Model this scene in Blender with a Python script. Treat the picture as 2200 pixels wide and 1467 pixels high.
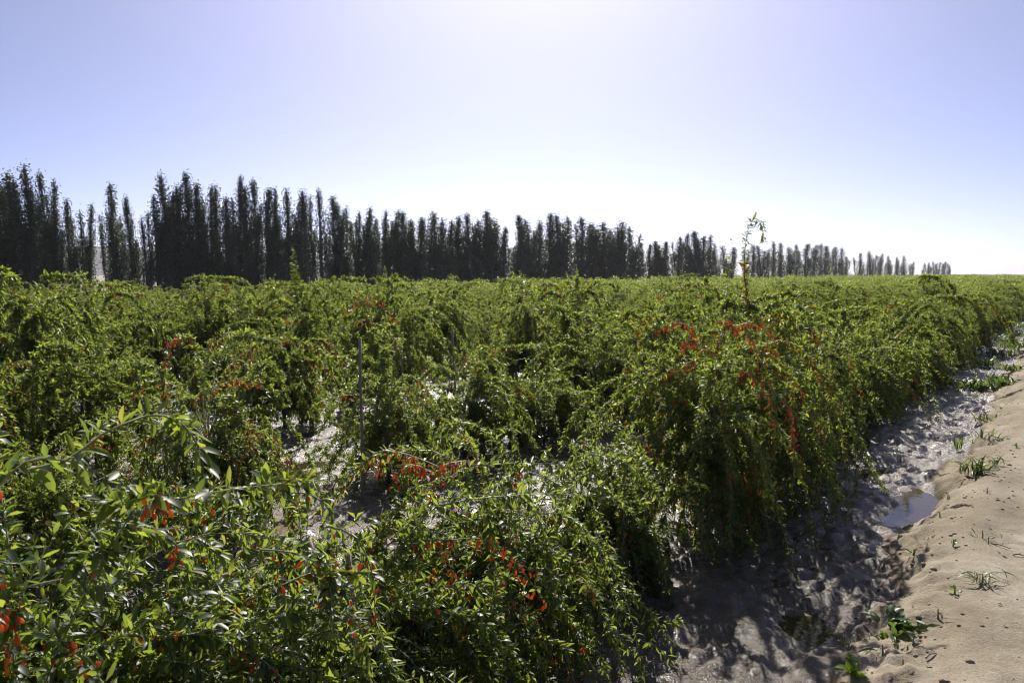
import bpy, math, random
import numpy as np
from mathutils import Vector, Matrix

for o in list(bpy.data.objects):
    bpy.data.objects.remove(o)
scene = bpy.context.scene
col = scene.collection
R = math.radians

# ------------------------------------------------------------------ camera
CAM_H = 2.0
YAW = R(34.6)            # camera looks this far to the side of the row direction (+Y)
PITCH = R(4.85)
FOC = 1711.0             # focal length in photograph pixels (2200 wide)
fh = np.array([-math.sin(YAW), math.cos(YAW), 0.0])
rt = np.array([math.cos(YAW), math.sin(YAW), 0.0])
fw = fh * math.cos(PITCH) - np.array([0, 0, math.sin(PITCH)])
upv = fh * math.sin(PITCH) + np.array([0, 0, math.cos(PITCH)])
CAM = np.array([0.0, 0.0, CAM_H])

cam_data = bpy.data.cameras.new('camera')
cam = bpy.data.objects.new('camera', cam_data)
col.objects.link(cam)
scene.camera = cam
cam_data.sensor_width = 36.0
cam_data.lens = 36.0 * FOC / 2200.0
cam_data.clip_start = 0.05
cam_data.clip_end = 12000
cam.location = CAM
cam.rotation_euler = (R(90) - PITCH, 0, YAW)
cam_data.dof.use_dof = True
cam_data.dof.focus_distance = 7.5
cam_data.dof.aperture_fstop = 8.0

# ------------------------------------------------------------------ sky, sun, exposure
SUN_EL = R(40)
sh = fh + rt * 0.035
SUN_AZ = math.atan2(sh[0], sh[1])          # clockwise from +Y
world = bpy.data.worlds.new('World')
scene.world = world
world.use_nodes = True
wn = world.node_tree
bg = wn.nodes['Background']
sky = wn.nodes.new('ShaderNodeTexSky')
sky.sky_type = 'NISHITA'
sky.sun_disc = False
sky.sun_elevation = SUN_EL
sky.sun_rotation = SUN_AZ
sky.altitude = 2500
sky.air_density = 0.4
sky.dust_density = 8.0
sky.ozone_density = 6.0
tint = wn.nodes.new('ShaderNodeMix')        # the photograph's cool violet white balance, the same all over the sky
tint.data_type = 'RGBA'; tint.blend_type = 'MULTIPLY'; tint.inputs[0].default_value = 1.0
wn.links.new(sky.outputs[0], tint.inputs[6])
tint.inputs[7].default_value = (1.07, 0.97, 1.0, 1)
wn.links.new(tint.outputs[2], bg.inputs[0])
bg.inputs[1].default_value = 0.110

sl = bpy.data.lights.new('sun', 'SUN')
sl.energy = 5.0
sl.angle = R(0.5)
sl.color = (1.0, 0.95, 0.86)
sun = bpy.data.objects.new('sun', sl)
col.objects.link(sun)
sdir = Vector((math.sin(SUN_AZ) * math.cos(SUN_EL), math.cos(SUN_AZ) * math.cos(SUN_EL), math.sin(SUN_EL)))
sun.rotation_euler = (-sdir).to_track_quat('-Z', 'Y').to_euler()
sun.location = (0, 0, 30)

vs = scene.view_settings
vs.view_transform = 'Standard'
vs.look = 'None'
vs.exposure = 0.52
vs.gamma = 1.0
vs.use_curve_mapping = False
scene.render.engine = 'CYCLES'
cy = scene.cycles
cy.max_bounces = 4
cy.diffuse_bounces = 2
cy.glossy_bounces = 2
cy.transmission_bounces = 2
cy.volume_bounces = 0
cy.sample_clamp_indirect = 6.0
cy.use_denoising = True
cy.filter_width = 1.1

rng = np.random.default_rng(7)
random.seed(7)

# ------------------------------------------------------------------ helpers: picture point -> place
def ray(px, py):
    return fw + rt * ((px - 1100.0) / FOC) - upv * ((py - 733.5) / FOC)

def at_depth(px, py, d):
    """Point on the line of sight at horizontal distance d along the camera heading."""
    v = ray(px, py)
    return CAM + v * (d / float(v @ fh))

def on_ground(px, py, z=0.0):
    v = ray(px, py)
    return CAM + v * ((z - CAM_H) / v[2])

def project(P):
    Q = np.atleast_2d(P) - CAM
    d = Q @ fw
    ds = np.where(np.abs(d) < 1e-4, 1e-4, d)
    return 1100 + FOC * (Q @ rt) / ds, 733.5 - FOC * (Q @ upv) / ds, d

# ------------------------------------------------------------------ helpers: noise, meshes, objects
def _hash(ix, iy, seed):
    h = (ix.astype(np.int64) * 374761393 + iy.astype(np.int64) * 668265263 + seed * 974634521) & 0x7FFFFFFF
    h = ((h ^ (h >> 13)) * 1274126177) & 0x7FFFFFFF
    return ((h ^ (h >> 16)) & 0xFFFF) / 65535.0

def vnoise(x, y, seed=0):
    ix = np.floor(x); iy = np.floor(y)
    fx = x - ix; fy = y - iy
    fx = fx * fx * fx * (fx * (fx * 6 - 15) + 10); fy = fy * fy * fy * (fy * (fy * 6 - 15) + 10)
    a = _hash(ix, iy, seed); b = _hash(ix + 1, iy, seed); c = _hash(ix, iy + 1, seed); d = _hash(ix + 1, iy + 1, seed)
    return (a + (b - a) * fx) * (1 - fy) + (c + (d - c) * fx) * fy

def fbm(x, y, seed=0, octv=4):
    s = 0.0; a = 1.0; t = 0.0
    for i in range(octv):
        s = s + a * vnoise(x, y, seed + i * 17); t += a
        a *= 0.5; x = x * 2.03 + 11.3; y = y * 2.03 - 7.7
    return s / t

def smooth(a, b, x):
    t = np.clip((x - a) / (b - a), 0, 1)
    return t * t * (3 - 2 * t)

def tri_mesh(name, V, T, mats=(), mat_idx=None, shade=False):
    me = bpy.data.meshes.new(name)
    V = np.ascontiguousarray(V, dtype=np.float32); T = np.ascontiguousarray(T, dtype=np.int32)
    me.vertices.add(len(V)); me.vertices.foreach_set('co', V.ravel())
    me.loops.add(T.size); me.loops.foreach_set('vertex_index', T.ravel())
    me.polygons.add(len(T))
    k = T.shape[1]
    me.polygons.foreach_set('loop_start', np.arange(len(T), dtype=np.int32) * k)
    if mat_idx is not None:
        me.polygons.foreach_set('material_index', np.ascontiguousarray(mat_idx, dtype=np.int32))
    if shade:
        me.polygons.foreach_set('use_smooth', np.ones(len(T), dtype=bool))
    for m in mats:
        me.materials.append(m)
    me.update(calc_edges=True)
    return me

def obj(name, me, parent=None, loc=None):
    o = bpy.data.objects.new(name, me)
    col.objects.link(o)
    if parent is not None:
        o.parent = parent
    if loc is not None:
        o.location = [float(c) for c in loc]
    return o

def thing(name, label, cat, loc, group=None):
    o = bpy.data.objects.new(name, None)
    o.empty_display_size = 0.1
    col.objects.link(o)
    o.location = [float(c) for c in loc]
    o['label'] = label; o['category'] = cat
    if group:
        o['group'] = group
    return o

def tag(o, label, cat, group=None):
    o['label'] = label; o['category'] = cat
    if group:
        o['group'] = group
    return o

def tubes(polys, radii, sides=4):
    """polys: list of (n,3) arrays; radii: list of (n,) arrays -> verts, tris."""
    VV = []; TT = []; base = 0
    ang = np.arange(sides) * 2 * np.pi / sides
    for P, r in zip(polys, radii):
        n = len(P)
        if n < 2:
            continue
        t = np.gradient(P, axis=0); t /= np.linalg.norm(t, axis=1, keepdims=True) + 1e-9
        ref = np.array([1.0, 0, 0]) if abs(t[0][0]) < 0.8 else np.array([0, 1.0, 0])
        u = np.cross(t, ref); u /= np.linalg.norm(u, axis=1, keepdims=True) + 1e-9
        w = np.cross(t, u)
        ring = P[:, None, :] + (u[:, None, :] * np.cos(ang)[None, :, None] + w[:, None, :] * np.sin(ang)[None, :, None]) * np.asarray(r)[:, None, None]
        VV.append(ring.reshape(-1, 3))
        i = np.arange(n - 1)[:, None] * sides; j = np.arange(sides)[None, :]; j2 = (j + 1) % sides
        a = (i + j).ravel(); b = (i + j2).ravel(); c = a + sides; d = b + sides
        TT.append(base + np.concatenate([np.stack([a, b, d], 1), np.stack([a, d, c], 1)]))
        e = base + (n - 1) * sides
        cap = [[e, e + k, e + k + 1] for k in range(1, sides - 1)]
        TT.append(np.array(cap, dtype=np.int64).reshape(-1, 3))
        base += n * sides
    return np.concatenate(VV), np.concatenate(TT)

def norm(a):
    return a / (np.linalg.norm(a, axis=-1, keepdims=True) + 1e-9)

# ------------------------------------------------------------------ materials
def new_mat(name):
    m = bpy.data.materials.new(name); m.use_nodes = True
    n = m.node_tree.nodes; n.clear()
    out = n.new('ShaderNodeOutputMaterial')
    return m, m.node_tree, out

def ramp(nt, fac, stops):
    r = nt.nodes.new('ShaderNodeValToRGB')
    e = r.color_ramp.elements
    while len(e) < len(stops):
        e.new(0.5)
    for k, (p, c) in enumerate(stops):
        e[k].position = p; e[k].color = (*c, 1)
    nt.links.new(fac, r.inputs[0])
    return r.outputs[0]

def math_node(nt, op, a, b=None):
    m = nt.nodes.new('ShaderNodeMath'); m.operation = op
    for k, v in enumerate((a, b)):
        if v is None:
            continue
        if isinstance(v, (int, float)):
            m.inputs[k].default_value = v
        else:
            nt.links.new(v, m.inputs[k])
    return m.outputs[0]

def noise_node(nt, vec, scale, detail=3.0, rough=0.55):
    n = nt.nodes.new('ShaderNodeTexNoise')
    n.inputs['Scale'].default_value = scale; n.inputs['Detail'].default_value = detail; n.inputs['Roughness'].default_value = rough
    if vec is not None:
        nt.links.new(vec, n.inputs['Vector'])
    return n.outputs['Fac']

def leaf_material(name, stops, tstops, trans, rough, spec):
    m, nt, out = new_mat(name)
    g = nt.nodes.new('ShaderNodeNewGeometry'); oi = nt.nodes.new('ShaderNodeObjectInfo')
    f = math_node(nt, 'FRACT', math_node(nt, 'ADD', g.outputs['Random Per Island'], oi.outputs['Random']))
    c1 = ramp(nt, f, stops); c2 = ramp(nt, f, tstops)
    p = nt.nodes.new('ShaderNodeBsdfPrincipled')
    nt.links.new(c1, p.inputs['Base Color'])
    p.inputs['Roughness'].default_value = rough
    p.inputs['Specular IOR Level'].default_value = spec
    t = nt.nodes.new('ShaderNodeBsdfTranslucent'); nt.links.new(c2, t.inputs[0])
    mx = nt.nodes.new('ShaderNodeMixShader'); mx.inputs[0].default_value = trans
    nt.links.new(p.outputs[0], mx.inputs[1]); nt.links.new(t.outputs[0], mx.inputs[2])
    nt.links.new(mx.outputs[0], out.inputs[0])
    return m

M_LEAF = leaf_material('berry_bush_leaf',
    [(0, (.022, .042, .020)), (.45, (.030, .058, .024)), (.8, (.044, .074, .026)), (.97, (.065, .090, .028)), (1, (.16, .13, .04))],
    [(0, (.19, .28, .035)), (.5, (.33, .43, .050)), (.85, (.46, .52, .065)), (1, (.46, .46, .06))], 0.50, 0.42, 0.5)
M_POPLAR = leaf_material('poplar_leaf',
    [(0, (.034, .058, .032)), (.6, (.054, .086, .046)), (1, (.090, .120, .060))],
    [(0, (.07, .11, .05)), (1, (.12, .17, .07))], 0.30, 0.42, 0.5)
M_WEED = leaf_material('weed_leaf',
    [(0, (.045, .080, .025)), (.6, (.07, .11, .035)), (1, (.12, .13, .05))],
    [(0, (.16, .28, .03)), (1, (.28, .36, .05))], 0.32, 0.42, 0.5)
M_WEED_B = leaf_material('bright_weed_leaf',
    [(0, (.07, .14, .02)), (1, (.11, .18, .03))],
    [(0, (.32, .50, .04)), (1, (.42, .55, .05))], 0.42, 0.4, 0.5)
M_DRY = leaf_material('dry_leaf', [(0, (.22, .17, .10)), (1, (.34, .28, .18))], [(0, (.2, .15, .08)), (1, (.25, .2, .1))], 0.15, 0.7, 0.2)

def berry_material():
    m, nt, out = new_mat('ripe_berry')
    oi = nt.nodes.new('ShaderNodeObjectInfo'); g = nt.nodes.new('ShaderNodeNewGeometry')
    f = math_node(nt, 'FRACT', math_node(nt, 'ADD', g.outputs['Random Per Island'], oi.outputs['Random']))
    c = ramp(nt, f, [(0, (.76, .10, .04)), (.6, (.88, .21, .05)), (1, (.93, .38, .05))])
    p = nt.nodes.new('ShaderNodeBsdfPrincipled')
    nt.links.new(c, p.inputs['Base Color'])
    p.inputs['Roughness'].default_value = 0.25
    p.inputs['Specular IOR Level'].default_value = 0.5
    t = nt.nodes.new('ShaderNodeBsdfTranslucent'); nt.links.new(c, t.inputs[0])
    mx = nt.nodes.new('ShaderNodeMixShader'); mx.inputs[0].default_value = 0.55
    nt.links.new(p.outputs[0], mx.inputs[1]); nt.links.new(t.outputs[0], mx.inputs[2])
    nt.links.new(mx.outputs[0], out.inputs[0])
    return m
M_BERRY = berry_material()

def wood_material(name, stops, scale=6, stretch=14, rough=0.8, bump=0.4):
    m, nt, out = new_mat(name)
    tc = nt.nodes.new('ShaderNodeTexCoord'); mp = nt.nodes.new('ShaderNodeMapping')
    mp.inputs['Scale'].default_value = (stretch, stretch, 1.2)
    nt.links.new(tc.outputs['Object'], mp.inputs[0])
    f = noise_node(nt, mp.outputs[0], scale, 5, 0.65)
    p = nt.nodes.new('ShaderNodeBsdfPrincipled')
    nt.links.new(ramp(nt, f, stops), p.inputs['Base Color'])
    p.inputs['Roughness'].default_value = rough
    b = nt.nodes.new('ShaderNodeBump'); b.inputs['Strength'].default_value = bump; b.inputs['Distance'].default_value = 0.01
    nt.links.new(f, b.inputs['Height']); nt.links.new(b.outputs[0], p.inputs['Normal'])
    nt.links.new(p.outputs[0], out.inputs[0])
    return m
M_BARK = wood_material('bush_bark', [(.25, (.07, .055, .04)), (.75, (.17, .14, .10))])
M_STEM = wood_material('green_stem', [(.3, (.16, .18, .07)), (.7, (.30, .29, .16))], bump=0.1, rough=0.55)
M_PBARK = wood_material('poplar_bark', [(.3, (.06, .055, .045)), (.7, (.15, .14, .12))], stretch=4)
M_STAKE = wood_material('weathered_stake', [(.25, (.20, .155, .11)), (.75, (.38, .31, .23))])
M_TWINE = wood_material('orange_twine', [(.3, (.45, .16, .04)), (.7, (.62, .27, .09))])

def soil_material():
    m, nt, out = new_mat('silt_soil')
    tc = nt.nodes.new('ShaderNodeTexCoord'); ob = tc.outputs['Object']
    at = nt.nodes.new('ShaderNodeAttribute'); at.attribute_name = 'wet'
    n1 = noise_node(nt, ob, 9.0, 6, 0.65)
    n2 = noise_node(nt, ob, 1.1, 4, 0.6)
    n3 = noise_node(nt, ob, 60.0, 4, 0.7)
    wet = math_node(nt, 'ADD', at.outputs['Fac'], math_node(nt, 'MULTIPLY', math_node(nt, 'SUBTRACT', n1, 0.5), 0.5))
    wr = nt.nodes.new('ShaderNodeMapRange'); wr.interpolation_type = 'SMOOTHSTEP'
    wr.inputs['From Min'].default_value = 0.25; wr.inputs['From Max'].default_value = 0.75
    nt.links.new(wet, wr.inputs['Value']); W = wr.outputs[0]
    mixn = math_node(nt, 'ADD', math_node(nt, 'MULTIPLY', n2, 0.6), math_node(nt, 'MULTIPLY', n1, 0.4))
    dry = ramp(nt, mixn, [(.30, (.22, .180, .130)), (.45, (.335, .285, .210)), (.56, (.43, .375, .288)), (.68, (.55, .50, .41))])
    mud = ramp(nt, mixn, [(.30, (.075, .056, .037)), (.50, (.120, .092, .064)), (.70, (.185, .148, .108))])
    n4 = noise_node(nt, ob, 190.0, 3, 0.8)
    grit = math_node(nt, 'ADD', math_node(nt, 'MULTIPLY', n3, 0.5), math_node(nt, 'MULTIPLY', n4, 0.5))
    sp = ramp(nt, grit, [(.36, (.48, .45, .42)), (.47, (.92, .91, .90)), (.60, (1.0, 1.0, 1.0)), (.70, (1.25, 1.22, 1.18))])
    dm = nt.nodes.new('ShaderNodeMapRange'); dm.inputs['From Min'].default_value = 0.03; dm.inputs['From Max'].default_value = 0.40
    nt.links.new(math_node(nt, 'ADD', at.outputs['Fac'], math_node(nt, 'MULTIPLY', math_node(nt, 'SUBTRACT', n1, 0.55), 0.35)), dm.inputs['Value'])
    dmx = nt.nodes.new('ShaderNodeMix'); dmx.data_type = 'RGBA'; dmx.inputs[7].default_value = (.175, .138, .098, 1)
    nt.links.new(dm.outputs[0], dmx.inputs[0]); nt.links.new(dry, dmx.inputs[6]); dry = dmx.outputs[2]
    mx = nt.nodes.new('ShaderNodeMix'); mx.data_type = 'RGBA'
    nt.links.new(W, mx.inputs[0]); nt.links.new(dry, mx.inputs[6]); nt.links.new(mud, mx.inputs[7])
    mul = nt.nodes.new('ShaderNodeMix'); mul.data_type = 'RGBA'; mul.blend_type = 'MULTIPLY'; mul.inputs[0].default_value = 0.9
    nt.links.new(mx.outputs[2], mul.inputs[6]); nt.links.new(sp, mul.inputs[7])
    p = nt.nodes.new('ShaderNodeBsdfPrincipled')
    nt.links.new(mul.outputs[2], p.inputs['Base Color'])
    film = nt.nodes.new('ShaderNodeMapRange'); film.interpolation_type = 'SMOOTHSTEP'     # patchy water film on the wet silt
    film.inputs['From Min'].default_value = 0.36; film.inputs['From Max'].default_value = 0.53
    film.inputs['To Min'].default_value = 0.58; film.inputs['To Max'].default_value = 0.22
    nt.links.new(math_node(nt, 'ADD', math_node(nt, 'MULTIPLY', n1, 0.55), math_node(nt, 'MULTIPLY', n2, 0.45)), film.inputs['Value'])
    rr = nt.nodes.new('ShaderNodeMix'); rr.data_type = 'FLOAT'; rr.inputs[2].default_value = 0.95
    nt.links.new(W, rr.inputs[0]); nt.links.new(film.outputs[0], rr.inputs[3]); nt.links.new(rr.outputs[0], p.inputs['Roughness'])
    sr = nt.nodes.new('ShaderNodeMapRange'); sr.inputs['To Min'].default_value = 0.12; sr.inputs['To Max'].default_value = 0.5
    nt.links.new(W, sr.inputs['Value']); nt.links.new(sr.outputs[0], p.inputs['Specular IOR Level'])
    h = math_node(nt, 'ADD', math_node(nt, 'MULTIPLY', n1, 0.6), math_node(nt, 'ADD', math_node(nt, 'MULTIPLY', n3, 0.5), math_node(nt, 'MULTIPLY', n4, 0.22)))
    b = nt.nodes.new('ShaderNodeBump'); b.inputs['Strength'].default_value = 0.75; b.inputs['Distance'].default_value = 0.03
    nt.links.new(h, b.inputs['Height']); nt.links.new(b.outputs[0], p.inputs['Normal'])
    nt.links.new(p.outputs[0], out.inputs[0])
    return m
M_SOIL = soil_material()

def water_material():
    m, nt, out = new_mat('muddy_water')
    tc = nt.nodes.new('ShaderNodeTexCoord')
    n = noise_node(nt, tc.outputs['Object'], 0.9, 3)
    p = nt.nodes.new('ShaderNodeBsdfPrincipled')
    nt.links.new(ramp(nt, n, [(.3, (.035, .024, .013)), (.7, (.085, .060, .034))]), p.inputs['Base Color'])
    p.inputs['Roughness'].default_value = 0.04
    p.inputs['IOR'].default_value = 1.33
    n2 = noise_node(nt, tc.outputs['Object'], 14, 2)
    b = nt.nodes.new('ShaderNodeBump'); b.inputs['Strength'].default_value = 0.08; b.inputs['Distance'].default_value = 0.01
    nt.links.new(n2, b.inputs['Height']); nt.links.new(b.outputs[0], p.inputs['Normal'])
    nt.links.new(p.outputs[0], out.inputs[0])
    return m
M_WATER = water_material()

m, nt, out = new_mat('distant_hill')
p = nt.nodes.new('ShaderNodeBsdfPrincipled'); p.inputs['Roughness'].default_value = 1
tc = nt.nodes.new('ShaderNodeTexCoord')
nt.links.new(ramp(nt, noise_node(nt, tc.outputs['Object'], 0.01, 5), [(.3, (.05, .05, .06)), (.7, (.09, .085, .09))]), p.inputs['Base Color'])
nt.links.new(p.outputs[0], out.inputs[0]); M_HILL = m

# ------------------------------------------------------------------ ground: path, ditch bank, flooded field
ROW0, ROWSTEP, NROWS = -2.5, 3.25, 13
FIELD_W = ROW0 - ROWSTEP * (NROWS - 1) - 1.6
WATER_Z = -0.270
POOLS = [(-.92, 8.45, .27, .95, .24), (-1.22, 5.15, .17, .26, .12), (-1.72, 9.7, .3, .5, .07),
         (-4.1, 2.6, .45, .8, .06), (-7.2, 6.0, .4, .9, .05), (-9.2, 5.0, .5, .8, .06), (-4.3, 5.6, .4, .8, .05)]

def ground_z(x, y, fine=True):
    x = np.asarray(x, dtype=float); y = np.asarray(y, dtype=float)
    edge = -0.44 + 0.22 * (fbm(x * 0.25 + 3, y * 0.55, 5, 3) - 0.5) * 2
    bank = smooth(0, 1, (edge - x) / (0.56 + 0.3 * vnoise(y * 0.8, x * 0, 9)))
    near = 1 - smooth(40, 90, np.hypot(x, y))
    # path: nearly flat, shallow wheel ruts, small pits
    zp = (fbm(x * 1.3, y * 0.5, 21, 4) - 0.5) * 0.03 * near + (fbm(x * 9, y * 7, 23, 3) - 0.5) * 0.018 * near + 0.006 * np.sin(y * 42 + 3 * np.sin(x * 9)) * (np.exp(-((x - 0.55) / 0.14) ** 2) + np.exp(-((x - 2.1) / .14) ** 2)) * near * vnoise(x * 3, y * .7, 29)
    zp = zp - 0.015 * np.exp(-((x - 0.55) / 0.22) ** 2) * near - 0.015 * np.exp(-((x - 2.1) / 0.24) ** 2) * near
    zp = zp + 0.035 * np.exp(-((x - edge - 0.10) / 0.16) ** 2) * near * vnoise(x * 2, y * 1.4, 91)
    # field: lumpy wet silt, raised a little along each row of bushes
    rowph = (x - ROW0) / ROWSTEP
    ridge = 0.5 + 0.5 * np.cos(2 * np.pi * rowph)
    ridge = np.where(x > ROW0 + 0.5, np.maximum(ridge, 0.55), ridge)
    zf = -0.262 + 0.055 * ridge + (fbm(x * 0.45, y * 0.45, 33, 3) - 0.5) * 0.10
    lump = np.abs(fbm(x * 2.3 + 0.6 * vnoise(x * 2, y * 2, 3), y * 1.7, 41, 3) - 0.5) * 2
    lump2 = np.abs(fbm(x * 6.5, y * 5.2, 47, 3) - 0.5) * 2
    zf = zf + near * (0.085 * (lump - 0.18) + 0.06 * (lump2 - 0.18) + .045 * (fbm(x * 15, y * 12, 53, 2) - .5))
    for (a, b, sx, sy, dz) in POOLS:
        zf = zf - dz * np.exp(-(((x - a) / sx) ** 2 + ((y - b) / sy) ** 2))
    z = zp * (1 - bank) + zf * bank
    # rough crumbly face of the bank
    z = z + near * 4 * bank * (1 - bank) * (0.15 * (fbm(x * 5, y * 5, 61, 4) - 0.5) + .05 * (fbm(x * 16, y * 15, 67, 2) - .5))
    return z, bank

def axis(stops):
    """stops: (position, step) pairs; the step changes linearly between them."""
    out = [stops[0][0]]
    for (a, sa), (b, sb) in zip(stops[:-1], stops[1:]):
        x = a
        while True:
            t = (x - a) / (b - a)
            s = sa + (sb - sa) * t
            if x + s * 1.3 >= b:
                break
            x += s; out.append(x)
        out.append(b)
    return np.array(out)

ys = axis([(-300, 90), (-12, 1.2), (1.2, 0.03), (4, 0.026), (12, 0.07), (40, 0.5), (200, 6), (2500, 300)])
xs_field = axis([(-2500, 300), (-120, 12), (-45, 1.2), (-12, 0.20), (-5, 0.07), (-1.9, 0.035)])
xs_ditch = axis([(-1.9, 0.026), (-0.42, 0.022)])
xs_path = axis([(-0.42, 0.025), (0.6, 0.05), (1.5, 0.12), (6, 0.6), (60, 8), (2500, 350)])

def ground_sheet(name, xs):
    X, Y = np.meshgrid(xs, ys, indexing='xy')
    Z, bank = ground_z(X, Y)
    V = np.stack([X, Y, Z], -1).reshape(-1, 3)
    nx, ny = len(xs), len(ys)
    i = np.arange(ny - 1)[:, None] * nx; j = np.arange(nx - 1)[None, :]
    a = (i + j).ravel()
    F = np.stack([a, a + 1, a + nx + 1, a + nx], 1)
    me = tri_mesh(name, V, F, [M_SOIL], shade=True)
    # damp soil lies low; the drying rim climbs the bank unevenly
    wob = (fbm(X * 1.2, Y * 0.9, 71, 4) - 0.5)
    big = (fbm(X * 0.4, Y * 0.22 + 4, 77, 2) - 0.5)
    wet = .16 * smooth(-.25, .25, X * -1 - .30 + wob * .5) * (1 - smooth(.3, .9, bank)) + smooth(0.50, 0.95, bank + wob * 0.5 + big * 0.5 - 0.05)
    wet = wet * smooth(FIELD_W - 1.5, FIELD_W + .5, X)
    at = me.attributes.new('wet', 'FLOAT', 'POINT')
    at.data.foreach_set('value', np.ascontiguousarray(wet.ravel(), dtype=np.float32))
    o = obj(name, me); o['kind'] = 'structure'
    return o
ground_sheet('field_ground', xs_field)
ground_sheet('muddy_ditch_ground', xs_ditch)
ground_sheet('dirt_path', xs_path)

wv = np.array([[FIELD_W, -6, WATER_Z], [-0.9, -6, WATER_Z], [-0.9, 120, WATER_Z], [FIELD_W, 120, WATER_Z]])
wo = obj('water', tri_mesh('water', wv, np.array([[0, 1, 2, 3]]), [M_WATER])); wo['kind'] = 'structure'

def gz(x, y):
    return float(ground_z(np.array([x]), np.array([y]))[0][0])

def px_ground(px, py):
    z = -0.1
    for _ in range(6):
        P = on_ground(px, py, z); z = gz(P[0], P[1])
    P[2] = z
    return P

# distant low hills far behind the tree row
hx = np.linspace(0, 1, 90)
base = np.stack([-1500 + 250 * np.sin(hx * 5), -300 + 2300 * hx], 1)
hh = 25 + 45 * fbm(hx * 9, hx * 0, 101, 5) * (1 - 0.75 * hx)
hv = []
for k in range(5):
    s = k / 4.0
    pr = np.sin(s * np.pi) ** 1.0
    hv.append(np.stack([base[:, 0] - 320 * (s - .5), base[:, 1], hh * pr * (0.85 + 0.3 * fbm(hx * 30, hx * 0 + s * 3, 5, 3)) - 1], 1))
hv = np.stack(hv, 0)
n = len(hx)
F = []
for k in range(4):
    a = np.arange(n - 1) + k * n
    F.append(np.stack([a, a + 1, a + n + 1, a + n], 1))
ho = obj('hills', tri_mesh('hills', hv.reshape(-1, 3), np.concatenate(F), [M_HILL], shade=True)); ho['kind'] = 'structure'

# ------------------------------------------------------------------ leaf, berry templates
def leaf_template(width, curl, fold):
    ts = [0, .34, .70, 1.0]
    ws = [0, width, width * .82, 0]
    zc = [-curl * t * t for t in ts]
    V = [(0, 0, 0)]
    for t, w, z in list(zip(ts, ws, zc))[1:3]:
        V += [(t, w, z + fold * w), (t, 0, z), (t, -w, z + fold * w)]
    V += [(1.0 - abs(curl) * .25, 0, zc[3])]
    T = [(0, 3, 2), (0, 2, 1), (2, 3, 6), (2, 6, 5), (1, 2, 5), (1, 5, 4), (5, 6, 7), (4, 5, 7)]
    return np.array(V), np.array(T)
LEAF_HI = [leaf_template(.155, .12, .35), leaf_template(.14, .42, .45), leaf_template(.18, .28, .2), leaf_template(.12, -.08, .5)]
def leaf_low(width, curl, fold):
    V = np.array([(0, 0, 0), (.45, width, fold * width), (.45, -width, fold * width), (1, 0, -curl)])
    return V, np.array([(0, 2, 3), (0, 3, 1)])
LEAF_LO = [leaf_low(.21, .15, .4), leaf_low(.18, .4, .5), leaf_low(.23, .25, .2), leaf_low(.17, 0, .5)]

def leaf_geo(L, templates, keep=None):
    """L: dict of leaf arrays -> merged verts, tris."""
    Vs = []; Ts = []; b = 0
    idx = np.arange(len(L['p'])) if keep is None else keep
    for k, (tv, tt) in enumerate(templates):
        s = idx[L['v'][idx] % len(templates) == k]
        if len(s) == 0:
            continue
        V = L['p'][s][:, None, :] + L['len'][s][:, None, None] * (
            tv[None, :, 0:1] * L['d'][s][:, None, :] + tv[None, :, 1:2] * L['s'][s][:, None, :] + tv[None, :, 2:3] * L['n'][s][:, None, :])
        T = tt[None] + (np.arange(len(s)) * len(tv))[:, None, None] + b
        b += V.shape[0] * V.shape[1]
        Vs.append(V.reshape(-1, 3)); Ts.append(T.reshape(-1, 3))
    return np.concatenate(Vs), np.concatenate(Ts)

def berry_template(seg=6):
    prof = [(0.0, .10), (.12, .62), (.45, 1.0), (.78, .72), (1.0, .12)]
    V = []; T = []
    for (t, r) in prof:
        for k in range(seg):
            a = 2 * math.pi * k / seg
            V.append((math.cos(a) * r * .26, math.sin(a) * r * .26, -.30 - t))
    n = len(prof)
    for i in range(n - 1):
        for k in range(seg):
            a = i * seg + k; b_ = i * seg + (k + 1) % seg
            T += [(a, b_, b_ + seg), (a, b_ + seg, a + seg)]
    mat = [0] * len(T)
    e = (n - 1) * seg
    for k in range(1, seg - 1):
        T.append((e, e + k, e + k + 1)); mat.append(0)
    # green calyx and stalk
    c0 = len(V)
    for k in range(3):
        a = 2 * math.pi * k / 3
        V.append((math.cos(a) * .03, math.sin(a) * .03, 0))
    for k in range(3):
        a = 2 * math.pi * k / 3
        V.append((math.cos(a) * .12, math.sin(a) * .12, -.36))
    for k in range(3):
        a, b_ = c0 + k, c0 + (k + 1) % 3
        T += [(a, a + 3, b_ + 3), (a, b_ + 3, b_)]; mat += [1, 1]
    return np.array(V), np.array(T), np.array(mat)
BERRY = berry_template()
def berry_small():
    V = [(0, 0, -.25)] + [(.25 * math.cos(a), .25 * math.sin(a), -.75) for a in (0, 2.09, 4.19)] + [(0, 0, -1.3), (.02, 0, 0)]
    T = [(0, 2, 1), (0, 3, 2), (0, 1, 3), (4, 1, 2), (4, 2, 3), (4, 3, 1), (5, 0, 1)]
    return np.array(V), np.array(T), np.array([0, 0, 0, 0, 0, 0, 1])
BERRY_LO = berry_small()

def berry_geo(B, tpl):
    tv, tt, tm = tpl
    n = len(B['p'])
    d = -B['d']
    ref = np.tile(np.array([1.0, 0, 0]), (n, 1))
    u = norm(np.cross(d, ref)); w = np.cross(d, u)
    V = B['p'][:, None, :] + B['len'][:, None, None] * (tv[None, :, 0:1] * u[:, None] + tv[None, :, 1:2] * w[:, None] + tv[None, :, 2:3] * d[:, None])
    T = tt[None] + (np.arange(n) * len(tv))[:, None, None]
    return V.reshape(-1, 3), T.reshape(-1, 3), np.tile(tm, n)

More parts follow.
